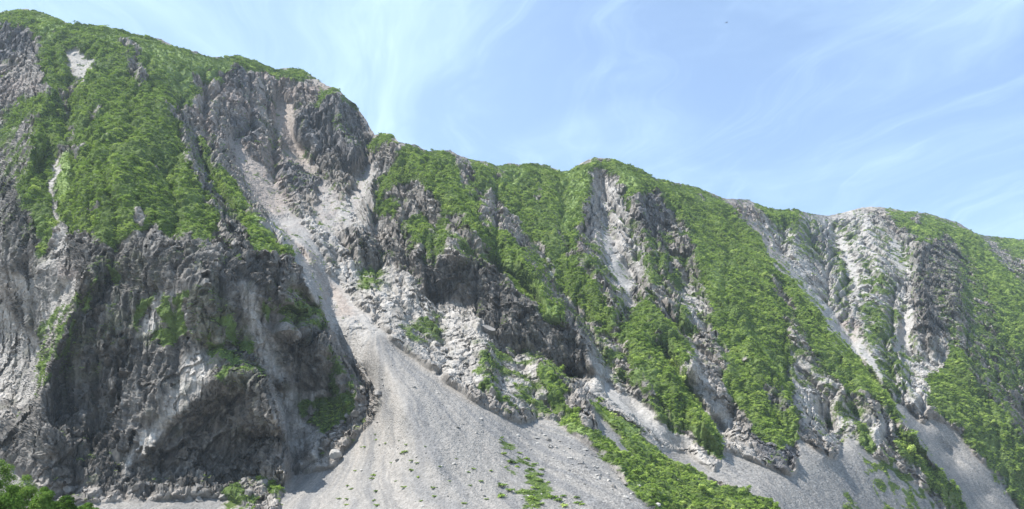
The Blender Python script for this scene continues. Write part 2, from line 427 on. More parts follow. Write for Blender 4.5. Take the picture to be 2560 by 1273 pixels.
BARE = [        # rock showing through the green
P(300,105,320,100,345,130,340,145,315,130), P(305,148,340,150,365,215,350,215), P(330,205,370,222,340,215),
P(415,275,440,290,445,300,420,288), P(225,310,260,285,250,270,235,290), P(188,370,210,360,205,390,190,392),
P(1585,500,1640,490,1680,540,1692,570,1660,570,1640,600,1600,590,1580,560), P(1140,400,1160,415,1190,410,1165,450,1155,460),
P(990,455,1050,455,1060,490,1025,500,995,480), P(1060,485,1090,490,1100,540,1070,540),
P(1345,470,1350,520,1340,500), P(1700,585,1735,610,1725,650,1700,620), P(1735,490,1765,505,1760,510,1738,500),
P(1370,545,1400,590,1460,660,1450,670,1410,620,1375,570),
P(1918,680,1945,700,1985,780,1965,770,1935,730), P(2280,545,2310,545,2300,562,2278,560), P(2228,555,2245,570,2250,600,2235,600),
P(1690,700,1740,690,1745,760,1720,800,1700,760), P(1735,660,1760,690,1745,720,1732,690),
P(1880,560,1960,640,1990,690,2060,790,2000,720,1920,640), P(1900,960,1950,980,1980,1020,1960,1030,1930,1000),
P(225,520,255,518,250,535,228,532), P(325,535,350,535,360,560,345,580,330,560), P(290,600,330,590,400,600,440,590,430,620,300,640),
P(260,860,290,840,280,880), P(2440,690,2470,720,2460,760,2440,740), P(1960,850,2000,830,2010,890,1985,900),
P(1230,415,1260,445,1250,460), P(280,338,262,345,280,350), P(1210,505,1240,485,1270,540,1265,565,1230,545,1215,525),
]
SCREE_MAIN = [P(935,835,960,840,1040,900,1110,955,1200,1020,1300,1065,1360,1048,1395,1058,1440,1095,1500,1135,1560,1205,1640,1285,1680,1360,560,1360,700,1273,715,1200,760,1190,840,1170,860,1130,940,1050,960,1000,930,960,905,905,915,860)]
SCREE_SIDE = [P(1815,1125,1850,1140,1900,1165,1985,1195,2000,1130,1990,1085,2040,1130,2090,1150,2120,1090,2140,1120,2240,1170,2330,1250,2420,1360,1900,1360,1930,1255,1880,1235,1700,1168,1640,1120,1690,1130,1790,1185),
P(2215,985,2260,1020,2310,1060,2330,1045,2400,1085,2440,1145,2500,1205,2540,1280,2560,1360,2440,1360,2400,1235,2340,1170,2290,1090,2250,1050),
P(1480,1025,1545,1085,1600,1150,1560,1140,1500,1085), P(0,1150,60,1200,120,1250,-100,1300,-260,1260,-260,1130),
P(200,1262,400,1256,560,1244,640,1290,560,1360,-100,1360)]
PALE = [        # white, polished rock; sunlit ribs of the left cliff painted pale too
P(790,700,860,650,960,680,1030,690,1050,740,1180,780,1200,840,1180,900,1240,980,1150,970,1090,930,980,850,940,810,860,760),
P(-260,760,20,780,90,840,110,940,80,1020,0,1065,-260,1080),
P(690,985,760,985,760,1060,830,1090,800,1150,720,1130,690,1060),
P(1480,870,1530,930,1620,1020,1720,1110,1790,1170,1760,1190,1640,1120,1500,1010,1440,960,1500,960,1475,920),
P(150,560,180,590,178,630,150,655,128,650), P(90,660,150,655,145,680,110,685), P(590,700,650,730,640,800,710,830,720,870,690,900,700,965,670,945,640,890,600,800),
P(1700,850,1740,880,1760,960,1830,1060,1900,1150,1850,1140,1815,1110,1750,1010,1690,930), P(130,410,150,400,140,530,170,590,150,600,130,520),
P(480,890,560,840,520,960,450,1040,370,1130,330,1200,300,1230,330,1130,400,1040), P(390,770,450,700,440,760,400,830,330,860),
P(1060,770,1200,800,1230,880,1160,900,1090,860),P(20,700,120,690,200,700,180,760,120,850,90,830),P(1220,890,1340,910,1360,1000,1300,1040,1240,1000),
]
GREYPALE = [    # light grey crumbling rock of the right wall
P(1880,560,1990,540,2070,545,2160,530,2200,560,2290,610,2300,680,2270,760,2290,850,2370,870,2340,960,2300,1040,2200,980,2120,880,2030,740,1960,660),
P(1480,440,1550,470,1570,560,1620,640,1650,760,1600,700,1570,800,1530,720,1470,640,1470,520), P(900,440,1010,400,980,410,930,480,960,560,890,600,840,540),
P(1900,900,1990,880,2120,1000,2180,1040,2230,1060,2200,1130,2080,1120,2000,1060), P(640,560,760,540,860,600,840,650,740,640),
P(1360,620,1400,720,1440,780,1400,740,1350,660), P(1690,700,1760,700,1780,840,1720,830),
]
WARM = [        # reddish brown rotten rock
P(470,200,560,200,620,180,740,210,830,215,800,280,740,300,760,370,800,440,720,520,680,540,600,460,540,380,470,280),
P(1420,580,1480,560,1500,640,1460,650), P(1800,495,1860,500,1990,690,1950,660,1880,580), P(150,670,215,690,200,760,160,740),
P(2090,800,2140,790,2150,860,2120,840),P(0,150,60,170,110,230,0,260),P(2240,540,2260,600,2230,600),P(1430,590,1470,600,1470,650,1440,640),
P(2490,1000,2560,1020,2560,1060),P(690,560,780,640,900,800,840,780,760,650),
]
TALUS = [       # gravel runs high in the gullies
P(700,570,790,600,830,700,890,770,975,850,905,925,845,850,785,750,735,650),
P(1850,505,1885,560,1960,640,2000,690,2095,795,2150,895,2215,980,2190,990,2105,885,2035,790,1960,695,1880,590),
P(2070,560,2110,640,2140,740,2150,700,2110,600),P(2230,590,2270,650,2275,700,2255,690,2225,620),P(2265,760,2290,800,2275,860,2220,900,2240,850),
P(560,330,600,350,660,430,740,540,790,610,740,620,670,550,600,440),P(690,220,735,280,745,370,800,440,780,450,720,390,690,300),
P(800,440,860,520,830,590,790,560),P(1500,520,1530,600,1575,690,1590,790,1555,740,1505,620),P(158,125,190,122,215,142,240,160,207,200,195,205),
P(915,400,937,400,917,470,880,540,850,590,845,580,882,500),P(1100,640,1085,590,1092,570,1100,620,1108,660),P(1640,870,1700,930,1770,1030,1830,1120,1800,1110,1720,1000),
P(1500,940,1600,1010,1720,1110,1700,1130,1600,1060,1510,990),P(140,405,155,400,140,470,138,530,165,590,150,590,128,530,130,470),
P(2130,800,2170,870,2200,960,2180,960,2130,880),]
DARK = [        # dark, weathered and lichen-stained rock; shade of the steep cliffs painted in too
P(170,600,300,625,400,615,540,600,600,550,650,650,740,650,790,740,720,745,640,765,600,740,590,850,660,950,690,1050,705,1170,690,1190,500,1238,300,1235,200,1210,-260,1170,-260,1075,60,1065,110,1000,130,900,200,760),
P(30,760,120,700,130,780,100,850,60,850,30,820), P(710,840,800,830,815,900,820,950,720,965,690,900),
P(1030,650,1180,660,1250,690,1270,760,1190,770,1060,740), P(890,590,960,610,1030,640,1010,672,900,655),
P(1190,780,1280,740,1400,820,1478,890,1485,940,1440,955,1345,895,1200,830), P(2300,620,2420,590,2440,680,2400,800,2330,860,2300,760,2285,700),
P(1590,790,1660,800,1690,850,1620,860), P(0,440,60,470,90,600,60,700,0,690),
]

# ------------------------------------------------------------------ interpolation grids in the survey frame
U0, U1, V0, V1 = -260, 2820, 0, 1360
SK = np.array(SKY, float)

class Mask:
    ST = 3.0
    nu = int((U1 - U0) / ST) + 1
    nv = int((V1 - V0 + 140) / ST) + 1
    gu = U0 + np.arange(nu) * ST
    gv = V0 - 60 + np.arange(nv) * ST
def raster(polys, blur=2):
    M = np.zeros((Mask.nv, Mask.nu), np.float32)
    for p in polys:
        a = np.array(p, float)
        i0 = max(0, int((a[:, 1].min() - Mask.gv[0]) / Mask.ST)); i1 = min(Mask.nv, int((a[:, 1].max() - Mask.gv[0]) / Mask.ST) + 2)
        j0 = max(0, int((a[:, 0].min() - U0) / Mask.ST)); j1 = min(Mask.nu, int((a[:, 0].max() - U0) / Mask.ST) + 2)
        if i1 <= i0 or j1 <= j0: continue
        X, Y = np.meshgrid(Mask.gu[j0:j1], Mask.gv[i0:i1])
        ins = np.zeros(X.shape, bool)
        b = np.roll(a, -1, 0)
        for (x1, y1), (x2, y2) in zip(a, b):
            if y1 == y2: continue
            c = ((y1 > Y) != (y2 > Y)) & (X < (x2 - x1) * (Y - y1) / (y2 - y1) + x1)
            ins ^= c
        M[i0:i1, j0:j1] = np.maximum(M[i0:i1, j0:j1], ins)
    return boxblur(M, blur)
def boxblur(M, k):
    for _ in range(k):
        M = (np.pad(M, ((1, 1), (0, 0)), 'edge'))
        M = (M[:-2] + M[1:-1] + M[2:]) / 3
        M = (np.pad(M, ((0, 0), (1, 1)), 'edge'))
        M = (M[:, :-2] + M[:, 1:-1] + M[:, 2:]) / 3
    return M
def bil(M, fi, fj):
    fi = np.clip(fi, 0, M.shape[0] - 1.001); fj = np.clip(fj, 0, M.shape[1] - 1.001)
    i = fi.astype(np.int32); j = fj.astype(np.int32)
    a = (fi - i).astype(np.float32); b = (fj - j).astype(np.float32)
    return (M[i, j] * (1 - a) * (1 - b) + M[i + 1, j] * a * (1 - b) + M[i, j + 1] * (1 - a) * b + M[i + 1, j + 1] * a * b)
def msample(M, u, v): return bil(M, (v - Mask.gv[0]) / Mask.ST, (u - U0) / Mask.ST)

def tps(anch):
    A = np.array(anch, float)
    X = A[:, :2] / 400.0
    y = np.log(A[:, 2])
    n = len(X)
    def phi(r2): return 0.5 * r2 * np.log(np.maximum(r2, 1e-9))
    d2 = ((X[:, None] - X[None]) ** 2).sum(-1)
    K = phi(d2) + np.eye(n) * 0.01
    Pm = np.hstack([np.ones((n, 1)), X])
    M = np.zeros((n + 3, n + 3)); M[:n, :n] = K; M[:n, n:] = Pm; M[n:, :n] = Pm.T
    s = np.linalg.solve(M, np.concatenate([y, np.zeros(3)]))
    def f(u, v):
        q = np.stack([np.ravel(u) / 400.0, np.ravel(v) / 400.0], 1)
        o = np.zeros(len(q))
        for k in range(0, len(q), 20000):
            qq = q[k:k + 20000]
            r2 = ((qq[:, None] - X[None]) ** 2).sum(-1)
            o[k:k + 20000] = phi(r2) @ s[:n] + s[n] + qq @ s[n + 1:]
        return o.reshape(np.shape(u))
    return f

def relief():
    """offsets from crest and gully lines, spread between them as even flanks"""
    sol = None
    for st in (48.0, 24.0, 12.0, 6.0):
        nu, nv = int((U1 - U0) / st) + 1, int((V1 - V0) / st) + 1
        num = np.zeros((nv, nu)); den = np.zeros((nv, nu))
        for a, b, pts in LINES:
            p = np.array(pts, float)
            seg = np.hypot(*(np.diff(p, axis=0).T)); L = np.concatenate([[0], np.cumsum(seg)])
            s = np.arange(0, L[-1], st * 0.4)
            uu = np.interp(s, L, p[:, 0]); vv = np.interp(s, L, p[:, 1])
            q = s / L[-1]
            val = (1.5 + .1 * smooth(p[:, 0].mean(), 900, 1200) - .55 * smooth(p[:, 0].mean(), 2180, 2300)) * (a + (b - a) * q) * (.35 + .65 * smooth(q, 0, .12)) * (1 - .8 * smooth(q, .82, 1.0))
            # a little natural wander along every crest
            val = val * (1 + 0.35 * np.sin(s / 37.0 + p[0, 0]) * np.sin(s / 61.0 + p[0, 1]))
            j = np.clip(np.rint((uu - U0) / st).astype(int), 0, nu - 1); i = np.clip(np.rint((vv - V0) / st).astype(int), 0, nv - 1)
            np.add.at(num, (i, j), val); np.add.at(den, (i, j), 1)
        fix = den > 0
        tgt = np.where(fix, num / np.maximum(den, 1), 0)
        if sol is None: f = np.zeros((nv, nu))
        else:
            ii, jj = np.meshgrid(np.arange(nv) * st / pst, np.arange(nu) * st / pst, indexing='ij')
            f = bil(sol, ii, jj)
        f = np.where(fix, tgt, f).astype(np.float64)
        eps = (st / 420.0) ** 2
        for it in range(260):
            g = np.pad(f, 1, 'edge')
            h = (g[:-2, 1:-1] + g[2:, 1:-1] + g[1:-1, :-2] + g[1:-1, 2:]) / (4 + eps)
            f = np.where(fix, tgt, h)
        sol, pst = f.astype(np.float32), st
    return boxblur(sol, 1), pst

# ------------------------------------------------------------------ terrain mesh
NC, NR = 1620, 860
uu = np.linspace(U0, U1, NC)
vs = np.interp(uu, SK[:, 0], SK[:, 1])
VB = 1348.0
t = np.linspace(0, 1, NR)[:, None]
Ug = np.broadcast_to(uu[None], (NR, NC)).copy()
Vg = VB + (vs[None] - VB) * t
base = tps(ANCH)
# evaluate the smooth wall on a coarse lattice
cu, cv = np.arange(U0, U1 + 21, 20.0), np.arange(-40, V1 + 21, 20.0)
CU, CV = np.meshgrid(cu, cv)
LB = base(CU, CV).astype(np.float32)
lnY = bil(LB, (Vg + 40) / 20.0, (Ug - U0) / 20.0).astype(np.float64)
lnY = lnY + np.log(np.interp(Ug, [1250, 1550, 1900, 2200, 2560, 2820], [1, 1.03, 1.12, 1.24, 1.42, 1.52]))   # the wall swings away to the right
REL, RST = relief()
off = bil(REL, (Vg - V0) / RST, (Ug - U0) / RST)
Yg = np.exp(lnY + off)
dx, dz = ray(Ug, Vg)
X = (dx * Yg).astype(np.float32); Yw = Yg.astype(np.float32); Z = (CAMZ + dz * Yg).astype(np.float32)

def normals(X, Y, Z):
    P_ = np.stack([X, Y, Z], -1)
    a = np.gradient(P_, axis=1); b = np.gradient(P_, axis=0)
    n = np.cross(a, b); n /= np.linalg.norm(n, axis=-1, keepdims=True) + 1e-9
    return n.astype(np.float32)

# masks on the mesh, edges roughened by noise
w1 = fbm(X / 18, Yw / 18, Z / 18, 5, 3, .6); w2 = fbm(X / 18, Yw / 18, Z / 18, 5, 9, .6)
WU, WV = Ug + w1 * 15, Vg + w2 * 15
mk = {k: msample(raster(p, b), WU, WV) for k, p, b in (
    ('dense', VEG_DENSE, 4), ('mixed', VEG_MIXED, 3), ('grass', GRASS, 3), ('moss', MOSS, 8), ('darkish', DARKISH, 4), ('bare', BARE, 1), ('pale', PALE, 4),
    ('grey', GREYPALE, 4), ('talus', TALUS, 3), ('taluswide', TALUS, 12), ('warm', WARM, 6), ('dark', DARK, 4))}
SM = raster(SCREE_MAIN, 2); SS = raster(SCREE_SIDE, 2)
scm = msample(SM, Ug + w1 * 4, Vg + w2 * 4); scs = msample(SS, Ug + w1 * 5, Vg + w2 * 5)
scree = np.clip(np.maximum(scm, scs), 0, 1)
bare = mk['bare']; tal = np.clip(mk['talus'], 0, 1); tals = smooth(np.clip(mk['taluswide'], 0, 1), .05, .6)
dense = np.clip(mk['dense'] * (1 - bare), 0, 1)
n0 = normals(X, Yw, Z)
patch = fbm(X / 9, Yw / 9, Z / 9, 4, 21)
moss = np.clip(mk['moss'], 0, 1) * (1 - .62 * np.clip(mk['dark'], 0, 1)) * smooth(fbm(X / 16, Yw / 16, Z / 16, 5, 25, .65), -.12, .4)
mixed = np.clip(np.maximum(mk['mixed'] * smooth(patch, -.25, .25), moss * .55 * (1 - scree) * (1 - tal)) * (1 - dense), 0, 1)
# ledge plants on rock that is not too steep
ledge = smooth(patch, .25, .6) * smooth(n0[..., 2], .35, .6) * (1 - scree) * 0.35 * smooth(1 - mk['pale'], .3, .9)
veg = np.clip(np.maximum(dense * smooth(patch * .9 + 1.3 * dense, .35, .75), np.maximum(mixed * (1 - .35 * scree), ledge)), 0, 1)
rock = np.clip(1 - np.maximum(veg, scree), 0, 1)

# fall line leans to the right across the right-hand wall
lean = 0.55 * smooth(Ug, 700, 1500)
Q = X + lean * Z
W = Z
def smooth_dirs(n, k=14):
    m = np.stack([bil(boxblur(n[::4, ::4, c], k), *np.meshgrid(np.arange(NR) / 4, np.arange(NC) / 4, indexing='ij')) for c in range(3)], -1)
    return (m / np.linalg.norm(m, axis=-1, keepdims=True)).astype(np.float32)
n = smooth_dirs(n0)
steep = smooth(-n[..., 1], .55, .9)
wx, wz = fbm(X / 40, Yw / 40, Z / 40, 2, 11) * 9, fbm(X / 40, Yw / 40, Z / 40, 2, 15) * 9
Q = Q + wx; W = Z + wz
big = ridged(Q / 40, Yw / 110, W / 120, 3, 31)
med = ridged(Q / 15, Yw / 22, W / 30, 5, 41, .6)
flu = ridged(Q / 3.4, Yw / 9, W / 26, 3, 51, .6)
fin = ridged(X / 3.0, Yw / 3.0, Z / 3.0, 3, 61, .6)
# tilted beds of lava: ledges with a sharp lip
h = (Z * .88 + X * .30 + wz * .8) / 9.0 + fbm(X / 25, Yw / 25, Z / 25, 3, 57) * .7
saw = h - np.floor(h); saw = saw ** 2 * (1 - smooth(saw, .92, 1.0))
h2 = h * 3.3 + fin * .35
saw2 = h2 - np.floor(h2); saw2 = saw2 * (1 - smooth(saw2, .88, 1.0))
bedded = smooth(fbm(X / 60, Yw / 60, Z / 60, 2, 59), -.35, .35)
ja, jb = fbm(X / 5, Yw / 5, Z / 5, 2, 63) * .35, fbm(X / 5, Yw / 5, Z / 5, 2, 67) * .35
f1, v1 = facets(Q / 15 + ja, Yw / 15 + jb, W / 21 + ja, 1)
f2, v2 = facets(Q / 5.5 + jb, Yw / 5.5, W / 7.5 + ja, 2)
f3, v3 = facets(X / 2.1 + ja, Yw / 2.1, Z / 2.6 + jb, 3)
lump = np.abs(fbm(X / 9, Yw / 9, Z / 9, 3, 71, .6))
far = np.clip(Yw / 450, .7, 2.0)
nos = 1 - smooth(boxblur(scree.astype(np.float32), 5), .05, .7)
er0 = (.8 + .3 * np.clip(mk['grey'], 0, 1)) * nos * (1 - .55 * mk['pale']) * (1 - .55 * np.clip(mk['dark'], 0, 1)) 

def erode(px, py, pz, nx, ny, nz, wgt):
    """rain runs down the wall, gathers into channels and cuts V-shaped gullies with straight flanks between sharp ribs"""
    total = np.zeros_like(px); flow = None
    for dep, a0, amax, kk, jit, its in ((6.5, 250., 9000., .55, 1.6, 36), (4.2, 50., 1800., .72, 1.0, 22), (2.0, 9., 260., .9, .4, 10)):
        x, y, z = px + nx * total, py + ny * total, pz + nz * total
        zj = z + jit * fbm(px / 6, py / 6, pz / 6, 2, int(a0))
        hx = np.hypot(np.gradient(x, axis=1), np.gradient(y, axis=1)); hv = np.sqrt(np.gradient(x, axis=0) ** 2 + np.gradient(y, axis=0) ** 2 + np.gradient(z, axis=0) ** 2)
        hx = np.clip(hx, .4, 3); hv = np.clip(hv, .4, 4)
        acc = (hx * hv).astype(np.float64)
        nr, nc = x.shape; J = np.arange(nc)
        for i in range(nr - 1, 0, -1):
            best = np.full(nc, -1e9); bj = J.copy()
            for d in (0, -1, 1, -2, 2, -3, 3):
                k = np.clip(J + d, 0, nc - 1)
                dist = np.sqrt((x[i] - x[i - 1, k]) ** 2 + (y[i] - y[i - 1, k]) ** 2 + (z[i] - z[i - 1, k]) ** 2) + .05
                sl_ = (zj[i] - zj[i - 1, k]) / dist
                m_ = sl_ > best
                best = np.where(m_, sl_, best); bj = np.where(m_, k, bj)
            np.add.at(acc[i - 1], bj, acc[i])
        fl = np.clip(np.log(acc / a0) / math.log(amax / a0), 0, 1.25)
        if flow is None: flow = fl
        E = (-dep * np.clip(py / 480, .7, 1.7) * wgt * fl ** 1.15).astype(np.float32)
        ch, cv2 = (kk * hx).astype(np.float32), (kk * hv).astype(np.float32); cd = np.hypot(ch, cv2)
        for _ in range(its):
            p_ = np.pad(E, 1, 'edge')
            E = np.minimum(E, np.minimum(p_[1:-1, :-2], p_[1:-1, 2:]) + ch)
            E = np.minimum(E, np.minimum(p_[:-2, 1:-1], p_[2:, 1:-1]) + cv2)
            E = np.minimum(E, np.minimum(np.minimum(p_[:-2, :-2], p_[2:, 2:]), np.minimum(p_[:-2, 2:], p_[2:, :-2])) + cd)
        total = total + E * (1 if dep < 10 else 1)
    return total, flow
st2 = 2
bigD = (3.0 * big * far * nos).astype(np.float32)
rh = np.hypot(X, Yw)
OUT = np.stack([-X / rh, -Yw / rh, 0 * X + .12], -1).astype(np.float32)
bigD = 1.15 * bigD * (1 - .9 * tals)
hX, hY, hZ = X + OUT[..., 0] * bigD, Yw + OUT[..., 1] * bigD, Z + OUT[..., 2] * bigD
ER, FLOW = erode(hX[::st2, ::st2], hY[::st2, ::st2], hZ[::st2, ::st2], OUT[::st2, ::st2, 0], OUT[::st2, ::st2, 1], OUT[::st2, ::st2, 2], er0[::st2, ::st2])
FI, FJ = np.meshgrid(np.arange(NR) / st2, np.arange(NC) / st2, indexing='ij')
ER = bil(ER, FI, FJ); FLOW = bil(FLOW.astype(np.float32), FI, FJ)
ER = ER - boxblur(ER[::8, ::8], 6).mean()      # keep the wall where it stands
cliffy = np.clip(mk['dark'], 0, 1)
fc, vc = facets(Q / 3.4 + jb * .5, Yw / 3.4, W / 17 + ja, 6)
fd, vd = facets(X / 1.5 + jb * .5, Yw / 1.5, Z / 8 + ja, 7)
f0, v0 = facets(Q / 30 + ja * .6, Yw / 30 + jb * .6, W / 42 + ja * .6, 4)
calm = np.clip(np.maximum(.4 * mk['warm'], mk['grey']) * (1 - cliffy), 0, 1)
big_f = (4.2 * cliffy * f0 + 1.8 * (1 - cliffy) * f0 + (2.8 - 1.0 * cliffy) * f1) * np.clip(far, .8, 1.6) * (1 - .68 * calm)
craggy = (1.05 - .6 * cliffy) * f2 * np.clip(far, .8, 1.6) * (1 - .68 * calm) + .5 * f3 * (1 - .4 * calm) * (1 - .5 * cliffy)
DB = bigD + 1.1 * ER * nos * (1 - .85 * tals) * (1 - .35 * dense) + nos * (1 - .93 * tals) * rock * (1 - .5 * mk['pale']) * big_f
D = nos * (1 - .72 * tals) * (rock * (.6 * med * far * (1 - .5 * calm) + (1.0 * flu + 1.15 * fc + .45 * fd) * cliffy + craggy
           + bedded * (1.3 * saw + .8 * saw2) * (1 - .8 * calm)) * (1 - .5 * mk['pale']) + veg * (.9 * med * far + 3.0 * lump * (1 - .75 * np.clip(mk['grass'], 0, 1))))
run = ridged(X / 7 + 0, Yw / 60, Z / 40, 3, 81)
grn = np.abs(fbm(X / 1.3, Yw / 1.3, Z / 1.3, 2, 119, .8))
D = D + scree * (0.25 * run + 0.2 * fin + .22 * grn)
edge = 1 - 0.8 * smooth(t, .96, 1.0)
D = (D * edge).astype(np.float32); DB = (DB * edge).astype(np.float32)
X = X + OUT[..., 0] * DB; Yw = Yw + OUT[..., 1] * DB; Z = Z + OUT[..., 2] * DB
X = X + n[..., 0] * D; Yw = Yw + n[..., 1] * D; Z = Z + n[..., 2] * D
NN = normals(X, Yw, Z)

# ------------------------------------------------------------------ ground colours (albedo, some cliff light and shade painted in)
def col(r, g, b): return np.array([r, g, b], np.float32)
def mixc(c, d, f): return c + (d - c) * f[..., None]
cn = fbm(X / 30, Yw / 30, Z / 30, 4, 91)
cf = fbm(X / 3.0, Yw / 3.0, Z / 3.0, 3, 95, .6)
stk = fbm(Q / 4.5, Yw / 30, W / 40, 3, 99, .6)
colr = np.broadcast_to(col(.275, .252, .228), X.shape + (3,)).copy()
colr = mixc(colr, col(.365, .352, .335), np.clip(mk['grey'], 0, 1) * .85)
colr = mixc(colr, col(.29, .24, .215), np.clip(mk['warm'] * smooth(cn, -.5, .4), 0, 1) * .75)
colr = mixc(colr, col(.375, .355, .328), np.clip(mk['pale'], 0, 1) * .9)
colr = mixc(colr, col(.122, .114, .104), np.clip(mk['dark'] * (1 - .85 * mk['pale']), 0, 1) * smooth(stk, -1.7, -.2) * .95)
stv = fbm(X / 2.6, Yw / 8, Z / 30, 3, 131, .6)
colr = colr * (1 + (.40 * (vc - .5) + .30 * (vd - .5) + .45 * (v0 - .5)) * np.clip(mk['dark'], 0, 1))[..., None]
colr = colr * (1 + .55 * np.clip(stv, -.8, .9) * np.clip(mk['dark'], 0, 1))[..., None]
colr = mixc(colr, col(.135, .132, .137), np.clip(mk['darkish'], 0, 1) * smooth(stk, -1.7, -.1) * .95)
colr = mixc(colr, col(.16, .15, .135), smooth(stk, .15, .7) * .45)
colr = mixc(colr, col(.40, .385, .36), smooth(cf, .25, .8) * .35)
colr = mixc(colr, col(.40, .39, .375), smooth(FLOW, .35, .9) * .55 * (1 - mk['dark']))
colr = colr * (1 + .34 * (v1 - .5) + .34 * (v2 - .5) + .25 * (v3 - .5))[..., None]
colr = mixc(colr, col(.10, .105, .06), smooth(patch, .1, .5) * smooth(stk, -.2, .4) * .30)
scol = np.broadcast_to(col(.325, .309, .287), X.shape + (3,)).copy()
# streaks run straight down the fan from its apex
AP = at(940, 790, 415)
ang = np.arctan2(X - AP.x, AP.y - Yw); rr = np.hypot(X - AP.x, Yw - AP.y)
wob = fbm(X / 30, Yw / 30, Z / 30, 2, 113)
isM = smooth(scm - scs, -.1, .1)
s1 = np.where(isM > .5, ang * 16 + wob * .5, (Q + wx) / 7); s2 = np.where(isM > .5, rr / 90, Z / 30)
srun = fbm(s1, s2, s2 * .3, 3, 103, .65)
srun2 = fbm(s1 * 3.3, s2 * 1.7, s2 * .3, 3, 107, .65)
gran = fbm(X / 1.1, Yw / 1.1, Z / 1.1, 2, 109, .8)
scol = mixc(scol, col(.235, .232, .23), smooth(srun, .0, .5) * .75)
scol = mixc(scol, col(.37, .345, .315), smooth(-srun, .05, .5) * .7)
scol = mixc(scol, col(.20, .197, .195), smooth(srun2, .2, .7) * .5)
coarse = smooth(fbm(X / 25, Yw / 25, Z / 25, 3, 117) + .9 * smooth(Ug, 1250, 1500) - .3 * isM, .1, .7)
scol *= (1 + (.18 + .3 * coarse) * gran + .14 * cf)[..., None]
colr = mixc(colr, col(.125, .145, .065), moss * .75 * (1 - tal))
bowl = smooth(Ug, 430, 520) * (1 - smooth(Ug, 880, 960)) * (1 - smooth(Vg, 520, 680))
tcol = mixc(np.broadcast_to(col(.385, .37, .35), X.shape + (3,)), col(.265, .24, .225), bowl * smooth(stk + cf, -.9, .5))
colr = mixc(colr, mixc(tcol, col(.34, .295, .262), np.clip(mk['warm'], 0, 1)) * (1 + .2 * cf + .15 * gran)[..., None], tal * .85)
colr = mixc(colr, scol * .9, scree)
vcol = mixc(np.broadcast_to(col(.075, .11, .03), X.shape + (3,)), col(.16, .22, .07), np.clip(mk['grass'] + .35 * smooth(cn, 0, .5), 0, 1))
colr = mixc(colr, vcol, smooth(veg, .25, .6))
colr = np.clip(colr * np.where(veg[..., None] > .4, 1, .80), .02, .8).astype(np.float32)

# ------------------------------------------------------------------ materials
def new_mat(name):
    m = bpy.data.materials.new(name); m.use_nodes = True
    nt = m.node_tree; nt.nodes.clear()
    o = nt.nodes.new('ShaderNodeOutputMaterial')
    return m, nt.nodes, nt.links, o
def ground_mat(name, nscale, amt, bump):
    m, N, L, o = new_mat(name)
    b = N.new('ShaderNodeBsdfPrincipled'); b.inputs['Roughness'].default_value = 0.92
    b.inputs['Specular IOR Level'].default_value = 0.15
    at_ = N.new('ShaderNodeVertexColor'); at_.layer_name = 'albedo'
    tc = N.new('ShaderNodeTexCoord')
    nz = N.new('ShaderNodeTexNoise'); nz.inputs['Scale'].default_value = nscale; nz.inputs['Detail'].default_value = 6; nz.inputs['Roughness'].default_value = .7
    L.new(tc.outputs['Object'], nz.inputs['Vector'])
    mr = N.new('ShaderNodeMapRange'); mr.inputs['From Min'].default_value = .3; mr.inputs['From Max'].default_value = .7
    mr.inputs['To Min'].default_value = 1 - amt; mr.inputs['To Max'].default_value = 1 + amt
    L.new(nz.outputs['Fac'], mr.inputs['Value'])
    vm = N.new('ShaderNodeVectorMath'); vm.operation = 'SCALE'
    L.new(at_.outputs['Color'], vm.inputs[0]); L.new(mr.outputs[0], vm.inputs['Scale'])
    L.new(vm.outputs[0], b.inputs['Base Color'])
    bp = N.new('ShaderNodeBump'); bp.inputs['Strength'].default_value = bump; bp.inputs['Distance'].default_value = 0.6
    L.new(nz.outputs['Fac'], bp.inputs['Height']); L.new(bp.outputs[0], b.inputs['Normal'])
    L.new(b.outputs[0], o.inputs[0])
    return m
MAT_ROCK = ground_mat('weathered_rock', 0.9, .35, .5)
MAT_SCREE = ground_mat('scree_gravel', 1.6, .3, .6)

